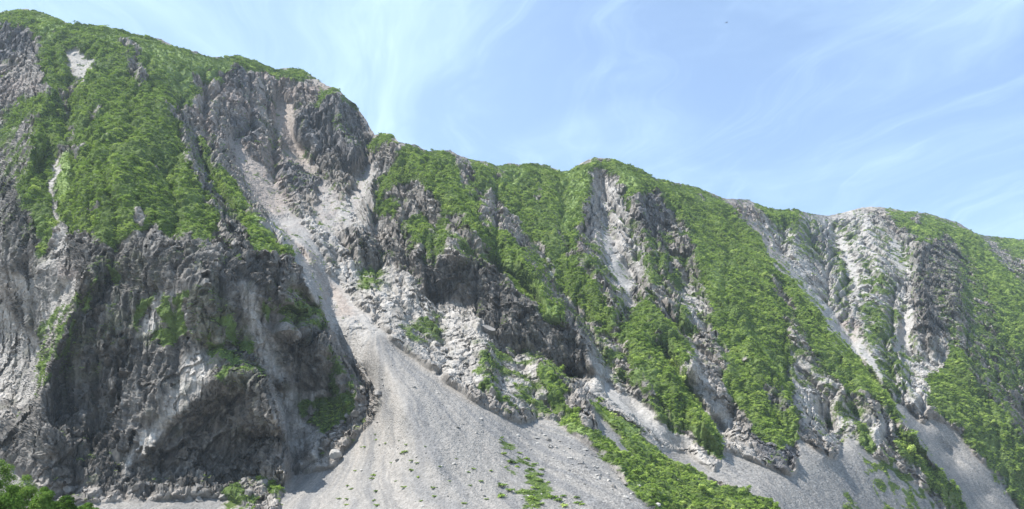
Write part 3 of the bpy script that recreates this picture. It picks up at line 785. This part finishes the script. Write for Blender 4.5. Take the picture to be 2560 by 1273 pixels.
def leaf_mat(name, c1, c2, c3):
    m, N, L, o = new_mat(name)
    d = N.new('ShaderNodeBsdfDiffuse'); tr = N.new('ShaderNodeBsdfTranslucent')
    g = N.new('ShaderNodeNewGeometry'); oi = N.new('ShaderNodeObjectInfo')
    r1 = N.new('ShaderNodeValToRGB')
    r1.color_ramp.elements[0].color = (*c1, 1); r1.color_ramp.elements[1].color = (*c3, 1)
    e = r1.color_ramp.elements.new(.55); e.color = (*c2, 1)
    ad = N.new('ShaderNodeMath'); ad.operation = 'MULTIPLY_ADD'; ad.inputs[1].default_value = .45
    ml = N.new('ShaderNodeMath'); ml.operation = 'MULTIPLY'; ml.inputs[1].default_value = .55
    L.new(oi.outputs['Random'], ml.inputs[0])
    L.new(g.outputs['Random Per Island'], ad.inputs[0]); L.new(ml.outputs[0], ad.inputs[2])
    ns = N.new('ShaderNodeTexNoise'); ns.inputs['Scale'].default_value = .09; ns.inputs['Detail'].default_value = 3
    L.new(g.outputs['Position'], ns.inputs['Vector'])
    mp = N.new('ShaderNodeMapRange'); mp.inputs['From Min'].default_value = .3; mp.inputs['From Max'].default_value = .7
    mp.inputs['To Min'].default_value = -.42; mp.inputs['To Max'].default_value = .38
    L.new(ns.outputs['Fac'], mp.inputs['Value'])
    sm_ = N.new('ShaderNodeMath'); sm_.operation = 'ADD'; sm_.use_clamp = True
    L.new(ad.outputs[0], sm_.inputs[0]); L.new(mp.outputs[0], sm_.inputs[1])
    L.new(sm_.outputs[0], r1.inputs['Fac'])
    L.new(r1.outputs[0], d.inputs['Color']); L.new(r1.outputs[0], tr.inputs['Color'])
    mx = N.new('ShaderNodeMixShader'); mx.inputs[0].default_value = .2
    L.new(d.outputs[0], mx.inputs[1]); L.new(tr.outputs[0], mx.inputs[2]); L.new(mx.outputs[0], o.inputs[0])
    return m
MAT_SHRUB = leaf_mat('shrub_leaves', (.05, .095, .018), (.26, .375, .072), (.43, .52, .15))  # dark end: darker bushes, and shade of the clumps put into the colour
MAT_GRASS = leaf_mat('turf_blades', (.13, .21, .05), (.20, .29, .075), (.28, .35, .12))
MAT_TREE = leaf_mat('tree_leaves', (.04, .08, .014), (.10, .18, .034), (.19, .27, .06))
def plain_mat(name, c, amt=.3, scale=3.0, rough=.9):
    m, N, L, o = new_mat(name)
    b = N.new('ShaderNodeBsdfPrincipled'); b.inputs['Roughness'].default_value = rough
    b.inputs['Specular IOR Level'].default_value = .2
    tc = N.new('ShaderNodeTexCoord'); nz = N.new('ShaderNodeTexNoise')
    nz.inputs['Scale'].default_value = scale; nz.inputs['Detail'].default_value = 6
    L.new(tc.outputs['Object'], nz.inputs['Vector'])
    r = N.new('ShaderNodeValToRGB')
    r.color_ramp.elements[0].position = .3; r.color_ramp.elements[1].position = .7
    r.color_ramp.elements[0].color = (*[x * (1 - amt) for x in c], 1); r.color_ramp.elements[1].color = (*[x * (1 + amt) for x in c], 1)
    L.new(nz.outputs['Fac'], r.inputs['Fac']); L.new(r.outputs[0], b.inputs['Base Color'])
    bp = N.new('ShaderNodeBump'); bp.inputs['Strength'].default_value = .5; bp.inputs['Distance'].default_value = .1
    L.new(nz.outputs['Fac'], bp.inputs['Height']); L.new(bp.outputs[0], b.inputs['Normal'])
    L.new(b.outputs[0], o.inputs[0])
    return m
MAT_BARK = plain_mat('bark', (.12, .095, .07))
MAT_STONE = plain_mat('grey_boulder_stone', (.20, .19, .178), .3, 1.5)
MAT_STONEPALE = plain_mat('pale_boulder_stone', (.36, .345, .32), .2, 1.5)
MAT_FEATHER = plain_mat('dark_feathers', (.05, .05, .055))

# ------------------------------------------------------------------ link the terrain as objects
def np_mesh(name, verts, faces, mat, color=None, parent=None):
    me = bpy.data.meshes.new(name)
    verts = np.asarray(verts, np.float32); faces = np.asarray(faces, np.int32)
    k = faces.shape[1]
    me.vertices.add(len(verts)); me.vertices.foreach_set('co', verts.ravel())
    me.loops.add(faces.size); me.loops.foreach_set('vertex_index', faces.ravel())
    me.polygons.add(len(faces)); me.polygons.foreach_set('loop_start', np.arange(0, faces.size, k, dtype=np.int32))
    me.polygons.foreach_set('use_smooth', np.zeros(len(faces), bool)); me.update(calc_edges=True)
    if color is not None:
        a = me.color_attributes.new('albedo', 'FLOAT_COLOR', 'POINT')
        a.data.foreach_set('color', np.concatenate([color, np.ones((len(color), 1), np.float32)], 1).astype(np.float32).ravel())
    me.materials.append(mat)
    o = bpy.data.objects.new(name, me); C.objects.link(o)
    if parent is not None: o.parent = parent
    return o

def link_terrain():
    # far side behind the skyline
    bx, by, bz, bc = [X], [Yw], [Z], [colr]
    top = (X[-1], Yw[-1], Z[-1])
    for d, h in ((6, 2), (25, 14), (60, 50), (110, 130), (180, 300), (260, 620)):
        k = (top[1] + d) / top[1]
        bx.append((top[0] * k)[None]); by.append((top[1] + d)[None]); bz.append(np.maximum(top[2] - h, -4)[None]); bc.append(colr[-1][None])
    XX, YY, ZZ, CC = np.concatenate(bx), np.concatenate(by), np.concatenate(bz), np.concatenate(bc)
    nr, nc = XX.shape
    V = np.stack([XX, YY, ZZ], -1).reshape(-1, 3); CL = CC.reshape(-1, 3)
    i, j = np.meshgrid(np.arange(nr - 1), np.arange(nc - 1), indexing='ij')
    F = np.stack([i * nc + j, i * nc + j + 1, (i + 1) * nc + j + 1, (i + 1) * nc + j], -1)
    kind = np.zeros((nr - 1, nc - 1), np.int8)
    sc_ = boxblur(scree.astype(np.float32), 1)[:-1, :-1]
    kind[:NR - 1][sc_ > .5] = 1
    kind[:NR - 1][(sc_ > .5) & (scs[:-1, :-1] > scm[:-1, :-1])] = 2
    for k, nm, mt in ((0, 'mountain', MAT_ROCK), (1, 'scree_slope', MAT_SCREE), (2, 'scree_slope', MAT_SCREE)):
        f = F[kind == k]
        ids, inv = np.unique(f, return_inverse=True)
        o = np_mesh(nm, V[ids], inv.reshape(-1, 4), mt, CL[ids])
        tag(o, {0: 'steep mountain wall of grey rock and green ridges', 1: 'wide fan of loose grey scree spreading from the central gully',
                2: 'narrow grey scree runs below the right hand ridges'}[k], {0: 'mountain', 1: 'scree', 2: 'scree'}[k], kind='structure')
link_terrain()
g = np_mesh('ground', [(-9000, -6000, -0.3), (9000, -6000, -0.3), (9000, 20000, -0.3), (-9000, 20000, -0.3)], [(0, 1, 2, 3)], plain_mat('valley_gravel', (.28, .275, .26), .3, .3))
tag(g, kind='structure')

def surf(u, v):
    """final surface point and normal seen through a survey pixel"""
    j = int(round((u - U0) / (U1 - U0) * (NC - 1))); j = max(1, min(NC - 2, j))
    i = int(round((v - VB) / (vs[j] - VB) * (NR - 1))); i = max(1, min(NR - 2, i))
    return Vector((float(X[i, j]), float(Yw[i, j]), float(Z[i, j]))), Vector([float(q) for q in NN[i, j]])

# ------------------------------------------------------------------ plants
def leaf_cloud(r, lobes, nleaf, size, seed):
    """leaf faces spread over the shells of several lobes: list of (centre, radii)"""
    g = np.random.default_rng(seed)
    V, F = [], []
    vol = np.array([l[1][0] * l[1][1] * l[1][2] for l in lobes]) ** .67; vol /= vol.sum()
    pick = g.choice(len(lobes), nleaf, p=vol)
    d = g.normal(size=(nleaf, 3)); d /= np.linalg.norm(d, axis=1)[:, None]
    d[:, 2] = np.where(d[:, 2] < -.25, -d[:, 2], d[:, 2])
    rad = np.array([l[1] for l in lobes])[pick]; cen = np.array([l[0] for l in lobes])[pick]
    p = cen + d * rad * (g.uniform(.55, 1.08, (nleaf, 1)))
    nrm = d * 1.1 + g.normal(size=(nleaf, 3)) * .28 + np.array([0, 0, .2])
    nrm /= np.linalg.norm(nrm, axis=1)[:, None]
    a = np.cross(nrm, g.normal(size=(nleaf, 3))); a /= np.linalg.norm(a, axis=1)[:, None]
    b = np.cross(nrm, a)
    s = size * g.uniform(.6, 1.35, (nleaf, 1))
    V = np.concatenate([p + a * s, p + b * s * .62, p - a * s, p - b * s * .62], 1).reshape(-1, 3)
    F = np.arange(nleaf * 4).reshape(-1, 4)
    return V * r, F
def mesh_only(name, V, F, mat):
    o = np_mesh(name, V, F, mat); C.objects.unlink(o); return o
def lobes(seed, n, flat, spread):
    g = random.Random(seed)
    out = [((0, 0, .25 * flat), (.62, .62, .55 * flat))]
    for _ in range(n):
        a = g.uniform(0, 6.28); q = g.uniform(.3, spread)
        out.append(((q * math.cos(a), q * math.sin(a), g.uniform(.05, .55) * flat), (g.uniform(.3, .48),) * 2 + (g.uniform(.28, .45) * flat,)))
    return out
col_shrub = bpy.data.collections.new('shrub_kinds'); col_turf = bpy.data.collections.new('turf_kinds')
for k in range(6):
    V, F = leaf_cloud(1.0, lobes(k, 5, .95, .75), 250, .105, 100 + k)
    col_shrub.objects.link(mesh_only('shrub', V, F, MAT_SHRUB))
for k in range(4):
    V, F = leaf_cloud(1.0, lobes(40 + k, 6, .5, .9), 150, .115, 200 + k)
    col_turf.objects.link(mesh_only('turf', V, F, MAT_GRASS))

def scatter(name, pts, scl, coll, label, cat):
    me = bpy.data.meshes.new(name)
    me.vertices.add(len(pts)); me.vertices.foreach_set('co', np.asarray(pts, np.float32).ravel())
    a = me.attributes.new('size', 'FLOAT_VECTOR', 'POINT'); a.data.foreach_set('vector', np.asarray(scl, np.float32).ravel())
    r_ = np.zeros((len(pts), 3), np.float32); r_[:, 2] = rng.uniform(0, 6.28, len(pts)); r_[:, :2] = rng.normal(0, .18, (len(pts), 2))
    a = me.attributes.new('turn', 'FLOAT_VECTOR', 'POINT'); a.data.foreach_set('vector', r_.ravel())
    o = bpy.data.objects.new(name, me); C.objects.link(o)
    ng = bpy.data.node_groups.new(name + '_scatter', 'GeometryNodeTree')
    ng.interface.new_socket('Geometry', in_out='INPUT', socket_type='NodeSocketGeometry')
    ng.interface.new_socket('Geometry', in_out='OUTPUT', socket_type='NodeSocketGeometry')
    N, L = ng.nodes, ng.links
    gi, go = N.new('NodeGroupInput'), N.new('NodeGroupOutput')
    ci = N.new('GeometryNodeCollectionInfo'); ci.inputs['Collection'].default_value = coll
    ci.inputs['Separate Children'].default_value = True; ci.inputs['Reset Children'].default_value = True
    ip = N.new('GeometryNodeInstanceOnPoints'); ip.inputs['Pick Instance'].default_value = True
    s = N.new('GeometryNodeInputNamedAttribute'); s.data_type = 'FLOAT_VECTOR'; s.inputs['Name'].default_value = 'size'
    q = N.new('GeometryNodeInputNamedAttribute'); q.data_type = 'FLOAT_VECTOR'; q.inputs['Name'].default_value = 'turn'
    er = N.new('FunctionNodeEulerToRotation')
    L.new(gi.outputs[0], ip.inputs['Points']); L.new(ci.outputs[0], ip.inputs['Instance'])
    L.new(s.outputs['Attribute'], ip.inputs['Scale']); L.new(q.outputs['Attribute'], er.inputs[0]); L.new(er.outputs[0], ip.inputs['Rotation'])
    L.new(ip.outputs[0], go.inputs[0])
    md = o.modifiers.new('scatter', 'NODES'); md.node_group = ng
    tag(o, label, cat, kind='stuff')
    return o

# how many plants stand in each cell of the slope
ax = np.stack([np.gradient(X, axis=1), np.gradient(Yw, axis=1), np.gradient(Z, axis=1)], -1)
ay = np.stack([np.gradient(X, axis=0), np.gradient(Yw, axis=0), np.gradient(Z, axis=0)], -1)
area = np.minimum(np.linalg.norm(np.cross(ax, ay), axis=-1), 6.0)
inview = smooth(Ug, -200, -150) * (1 - smooth(Ug, 2700, 2760)) * smooth(-Vg, -1345, -1330)
lanes = fbm((Q + wx) / 22, Yw / 60, W / 55, 4, 141, .6)
grassy = np.clip(np.maximum(mk['grass'] * smooth(-patch, -.6, .1), .9 * smooth(lanes, .22, .5)), 0, 1)
wS = area * veg * (veg > .3) * (1 - .97 * grassy) * inview * (1 - .5 * (1 - dense)) * smooth(n0[..., 2], .02, .2)
wG = area * np.clip(veg * (.25 + grassy) + .5 * smooth(veg, .1, .3) * (1 - smooth(veg, .5, .8)), 0, 1) * (veg > .12) * inview
def draw(wt, num):
    p = wt.ravel() / wt.sum()
    c = np.cumsum(p)
    idx = np.searchsorted(c, rng.uniform(0, 1, num))
    idx = np.clip(idx, 0, p.size - 1)
    i, j = np.unravel_index(idx, X.shape)
    fi, fj = i + rng.uniform(-.5, .5, num), j + rng.uniform(-.5, .5, num)
    q = np.stack([bil(X, fi, fj), bil(Yw, fi, fj), bil(Z, fi, fj)], -1)
    return q, i, j
def draw_shrubs(num):
    q, i, j = draw(wS, num)
    s = np.exp(rng.normal(-.42, .40, num)) * np.where(rng.uniform(0, 1, num) < .12, 1.9, 1.0) * (0.85 + .6 * smooth(q[:, 1], 400, 1300)) * (.7 + .3 * dense[i, j])
    q[:, 2] -= .15 * s
    return q, np.stack([s, s, s * rng.uniform(.75, 1.2, num)], -1)
print('veg area', float(wS.sum()), float(wG.sum()))
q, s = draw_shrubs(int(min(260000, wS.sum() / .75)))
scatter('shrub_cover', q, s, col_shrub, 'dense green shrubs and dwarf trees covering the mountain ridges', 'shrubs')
q, i, j = draw(wG, int(min(120000, wG.sum() / .6)))
s = np.exp(rng.normal(-.35, .35, len(q))) * (.9 + .4 * smooth(q[:, 1], 400, 900))
scatter('grass_cover', q, np.stack([s, s, s * .8], -1), col_turf, 'light green low turf on the upper slopes and ridges', 'grass')

# ------------------------------------------------------------------ single things
def boulder_mesh(name, seed, mat, flat=.75):
    import bmesh
    g = random.Random(seed)
    bm = bmesh.new(); bmesh.ops.create_icosphere(bm, subdivisions=3, radius=1.0)
    planes = []
    for k in range(13):
        d = Vector((g.gauss(0, 1), g.gauss(0, 1), g.gauss(0, 1))).normalized(); planes.append((d, g.uniform(.42, .74)))
    for v in bm.verts:
        for d, h in planes:
            q = v.co.dot(d)
            if q > h: v.co -= d * (q - h)
        c = v.co
        v.co *= 1.35 * (1 + .02 * math.sin(c.z * 15 + c.x * 9))
        v.co.z *= flat
    me = bpy.data.meshes.new(name); bm.to_mesh(me); bm.free(); me.materials.append(mat)
    me.polygons.foreach_set('use_smooth', np.zeros(len(me.polygons), bool))
    return me
BM = [boulder_mesh('boulder', k, MAT_STONE, .6 + .1 * (k % 4)) for k in range(6)]
BP = [boulder_mesh('boulder', 20 + k, MAT_STONEPALE, .55 + .1 * (k % 3)) for k in range(4)]
def put(me, name, u, v, w, label, cat, group=None, sc=(1, 1, 1), sink=.6, rot=None, out=0.0):
    """w = width in survey pixels"""
    p, nn = surf(u, v)
    r = w * .5 * p.y / FPX
    o = bpy.data.objects.new(name, me); C.objects.link(o)
    o.location = p + nn * (r * (1 - sink) * .6 * sc[2] + out)
    o.scale = (r * sc[0], r * sc[1], r * sc[2])
    o.rotation_euler = rot if rot else (random.uniform(-.4, .4), random.uniform(-.4, .4), random.uniform(0, 6.28))
    return tag(o, label, cat, group)
put(boulder_mesh('rock_block', 60, plain_mat('dark_block_stone', (.15, .145, .135), .4, 1.2), .9), 'rock_block', 305, 1140, 50, 'huge grey angular block leaning in the dark cliff above its foot', 'boulder', sc=(.85, .7, 1.25), rot=(.1, .25, .4))
put(BM[2], 'rock_slab', 1218, 838, 56, 'grey flat slab jutting out at the foot of the dark central cliff', 'boulder', sc=(1, .8, .55), rot=(0, .35, .2))
put(BP[2], 'rock_block', 846, 1145, 36, 'pale block wedged between the left cliff and the scree fan', 'boulder', sc=(.7, .8, 1.3), rot=(.2, .35, .3))
pr = random.Random(3)
for k in range(46):                          # rubble where the left cliff meets the fan
    q = pr.random()
    u = 945 - 120 * q + pr.uniform(-26, 16); v = 1000 + 120 * q + pr.uniform(-26, 22)
    put(pr.choice(BM + BP[:1]), 'boulder', u, v, (6 + 22 * pr.random() ** 1.8) * (1.1 - .4 * q), 'grey angular boulder in the rubble between cliff and scree fan', 'boulder', 'boulders piled at the edge of the scree fan')
for k in range(70):                          # blocks along the right rim of the fan
    q = pr.random()
    u = 1330 + 330 * q + pr.uniform(-50, 30); v = 1062 + 215 * q + pr.uniform(-10, 40)
    if v > 1275: continue
    put(pr.choice(BP + BM[:2]), 'boulder', u, v, pr.choice([5, 6, 7, 8, 9, 13]), 'pale boulder among the stones along the rim below the grassy strip', 'boulder', 'boulders along the right rim of the scree fan')
for k in range(110):                         # loose stones on the fan
    v = 900 + 370 * math.sqrt(pr.random()); half = (v - 830) * .75
    u = 980 + (v - 830) * .42 + pr.uniform(-half, half) * .9
    if not 700 < u < 1560: continue
    if msample(SM, np.array([u]), np.array([v]))[0] < .6: continue
    put(pr.choice(BP), 'loose_stone', u, v, pr.choice([3.5, 4, 4, 5, 6, 9]), 'small pale stone lying loose on the open grey scree fan', 'stone', 'loose stones on the scree fan')

for k in range(44):                          # fallen rock at the foot of the left cliff
    u = pr.uniform(150, 700); v = 1252 - 14 * ((u - 420) / 280) ** 2 + pr.uniform(-34, 10)
    put(pr.choice(BM), 'boulder', u, v, 5 + 20 * pr.random() ** 2.5, 'grey block fallen on the gravel along the foot of the dark left cliff', 'boulder', 'fallen blocks under the left cliff')
TUFTS = [(940,1088,9),(943,1101,8),(966,1111,10),(913,1121,12),(905,1120,8),(1000,1104,7),(1017,1115,9),(1012,1133,16),(1018,1131,14),(1007,1136,13),(1032,1154,12),(1046,1161,11),(1030,1178,14),(1046,1196,11),(990,1206,8),(1012,1221,15),(1083,1223,16),(937,1191,14),(933,1200,12),(870,1216,12),(877,1225,12),(943,1231,15),(848,1250,13),(868,1251,12),(1183,1175,14),(1170,1183,9),(1203,1208,12),(1257,1138,20),(1253,1098,12),(1273,1158,24),(1177,1218,9),(1123,1205,9),(1253,1218,26),(1257,1245,26),(1273,1231,22),(1087,1245,12),(1052,1256,11),(937,1255,13),(943,1268,14),(867,1265,12),(1300,1136,16),(1317,1151,16),(1337,1165,18),(1353,1178,16),(1287,1161,18),(1293,1171,14),(1317,1195,16),(1327,1176,14),(1350,1191,16),(1373,1211,12),(1350,1205,18),(1337,1225,20),(1313,1235,18),(1327,1251,24),(1347,1265,24),(1380,1248,24),(1393,1255,26),(1413,1268,24),(1407,1245,14),(1440,1248,20),(1443,1261,20),(1457,1265,18),(1100,1170,8),(1140,1150,7),(1065,1120,7),(1225,1180,10),(1215,1250,12),(1160,1262,12),(980,1160,8),(890,1180,9)]
TM = [np_mesh('plant_tuft', *leaf_cloud(1.0, lobes(70 + k, 6, .8, 1.0), 130, .2, 300 + k), MAT_SHRUB if k % 2 else MAT_GRASS) for k in range(4)]
for k, (u, v, w) in enumerate(TUFTS):
    p, nn = surf(u, v)
    o = TM[k] if k < 4 else bpy.data.objects.new('plant_tuft', TM[k % 4].data)
    if k >= 4: C.objects.link(o)
    r = w * .58 * p.y / FPX
    o.location = p; o.scale = (r, r, r * pr.uniform(.6, 1.0)); o.rotation_euler = (0, 0, pr.uniform(0, 6.28))
    tag(o, 'small green tuft of plants growing on the open grey scree fan', 'plant', 'green tufts on the scree fan')

def tube(V, F, a, b, ra, rb, k=7):
    a, b = Vector(a), Vector(b); d = (b - a).normalized()
    x = d.orthogonal().normalized(); y = d.cross(x); n0_ = len(V)
    for c, r in ((a, ra), (b, rb)):
        for i in range(k):
            V.append(c + (x * math.cos(6.283 * i / k) + y * math.sin(6.283 * i / k)) * r)
    for i in range(k):
        F.append((n0_ + i, n0_ + (i + 1) % k, n0_ + k + (i + 1) % k, n0_ + k + i))
def tree(u, vtop, Y, wpx, label, seed, group='trees at the foot of the left cliff'):
    g = random.Random(seed)
    top = at(u, vtop, Y); gz = -.3
    H = top.z - gz; Rr = wpx * .5 * Y / FPX
    root = bpy.data.objects.new('broadleaf_tree', None); C.objects.link(root); root.location = (top.x, Y, gz)
    tag(root, label, 'tree', group)
    V, F = [], []
    tube(V, F, (0, 0, -.3), (0.1, 0, H * .4), .17, .12); tube(V, F, (0.1, 0, H * .4), (.2, .1, H * .8), .12, .04)
    lob = [((0, 0, H * .62), (Rr * .8, Rr * .8, H * .3))]
    for k in range(13):
        a = g.uniform(0, 6.28); q = Rr * g.uniform(.35, .85); hz = H * g.uniform(.3, .92)
        q *= 1.1 - .65 * max(0, (hz / H - .45)) / .5
        e = Vector((q * math.cos(a), q * math.sin(a), hz)); rr_ = Rr * g.uniform(.26, .46)
        lob.append((tuple(e), (rr_, rr_, rr_ * .75)))
        tube(V, F, (.05, 0, hz * .55), e * .92, .06, .02, 5)
    lob.append(((0, 0, H * .93), (Rr * .3, Rr * .3, H * .07)))
    np_mesh('trunk', [tuple(v) for v in V], F, MAT_BARK, parent=root)
    V2, F2 = leaf_cloud(1.0, lob, 9000, .10, seed + 500)
    np_mesh('crown', V2, F2, MAT_TREE, parent=root)
for a in ((2, 1147, 118, 110, 'tall green tree cut by the left edge below the cliff', 1), (-52, 1162, 112, 110, 'bushy green tree mostly outside the left edge', 8),
          (68, 1186, 112, 92, 'rounded leafy tree standing against the dark cliff foot', 2), (30, 1212, 96, 90, 'low leafy tree in front of the tall one at the left edge', 3),
          (112, 1216, 104, 70, 'smaller green tree just right of the rounded tree', 4), (163, 1240, 108, 84, 'low bright green tree beside the gravel under the cliff', 5),
          (222, 1256, 112, 76, 'lowest green treetop at the right end of the row', 6)):
    tree(*a)
tree(1938, 1257, 190, 46, 'single dark treetop at the bottom of the right scree run', 7, None)

def bird():
    p = at(1816, 57, 110)
    V, F = [], []
    prof = [(-.17, .004), (-.12, .022), (-.04, .04), (.05, .042), (.11, .028), (.14, .03), (.175, .018), (.21, .002)]
    for x, r in prof:
        for i in range(8): V.append((x, r * math.cos(.785 * i), r * .9 * math.sin(.785 * i)))
    for j in range(len(prof) - 1):
        for i in range(8): F.append((j * 8 + i, j * 8 + (i + 1) % 8, j * 8 + 8 + (i + 1) % 8, j * 8 + 8 + i))
    for sgn in (-1, 1):
        st = [(.06, -.06, .03, 0), (.05, -.05, .18, .06), (.0, -.06, .34, .05)]
        n_ = len(V)
        for x0, x1, y, z in st:
            V += [(x0, sgn * y, z + .006), (x1, sgn * y, z + .006), (x1, sgn * y, z - .006), (x0, sgn * y, z - .006)]
        for j in range(2):
            for i in range(4): F.append((n_ + j * 4 + i, n_ + j * 4 + (i + 1) % 4, n_ + j * 4 + 4 + (i + 1) % 4, n_ + j * 4 + 4 + i))
        F.append((n_ + 8, n_ + 9, n_ + 10, n_ + 11))
    n_ = len(V); V += [(-.15, -.01, 0), (-.27, -.05, .01), (-.27, .05, .01), (-.15, .01, 0)]; F.append((n_, n_ + 1, n_ + 2, n_ + 3))
    o = np_mesh('bird', V, F, MAT_FEATHER); o.location = p; o.rotation_euler = (.2, -.25, .35)
    tag(o, 'tiny dark bird flying high in the blue sky', 'bird')
bird()

# ------------------------------------------------------------------ air
def haze(density):
    m, N, L, o = new_mat('mountain_air')
    v = N.new('ShaderNodeVolumePrincipled')
    v.inputs['Color'].default_value = (.72, .87, 1, 1); v.inputs['Density'].default_value = density; v.inputs['Anisotropy'].default_value = .15
    L.new(v.outputs[0], o.inputs['Volume'])
    x0, x1, y0, y1, z0, z1 = -1500, 1500, -200, 1760, -6, 560
    V = [(x, y, z) for x in (x0, x1) for y in (y0, y1) for z in (z0, z1)]
    h = np_mesh('haze', V, [(0, 1, 3, 2), (4, 6, 7, 5), (0, 4, 5, 1), (2, 3, 7, 6), (0, 2, 6, 4), (1, 5, 7, 3)], m)
    tag(h, kind='stuff')
haze(0.00008)
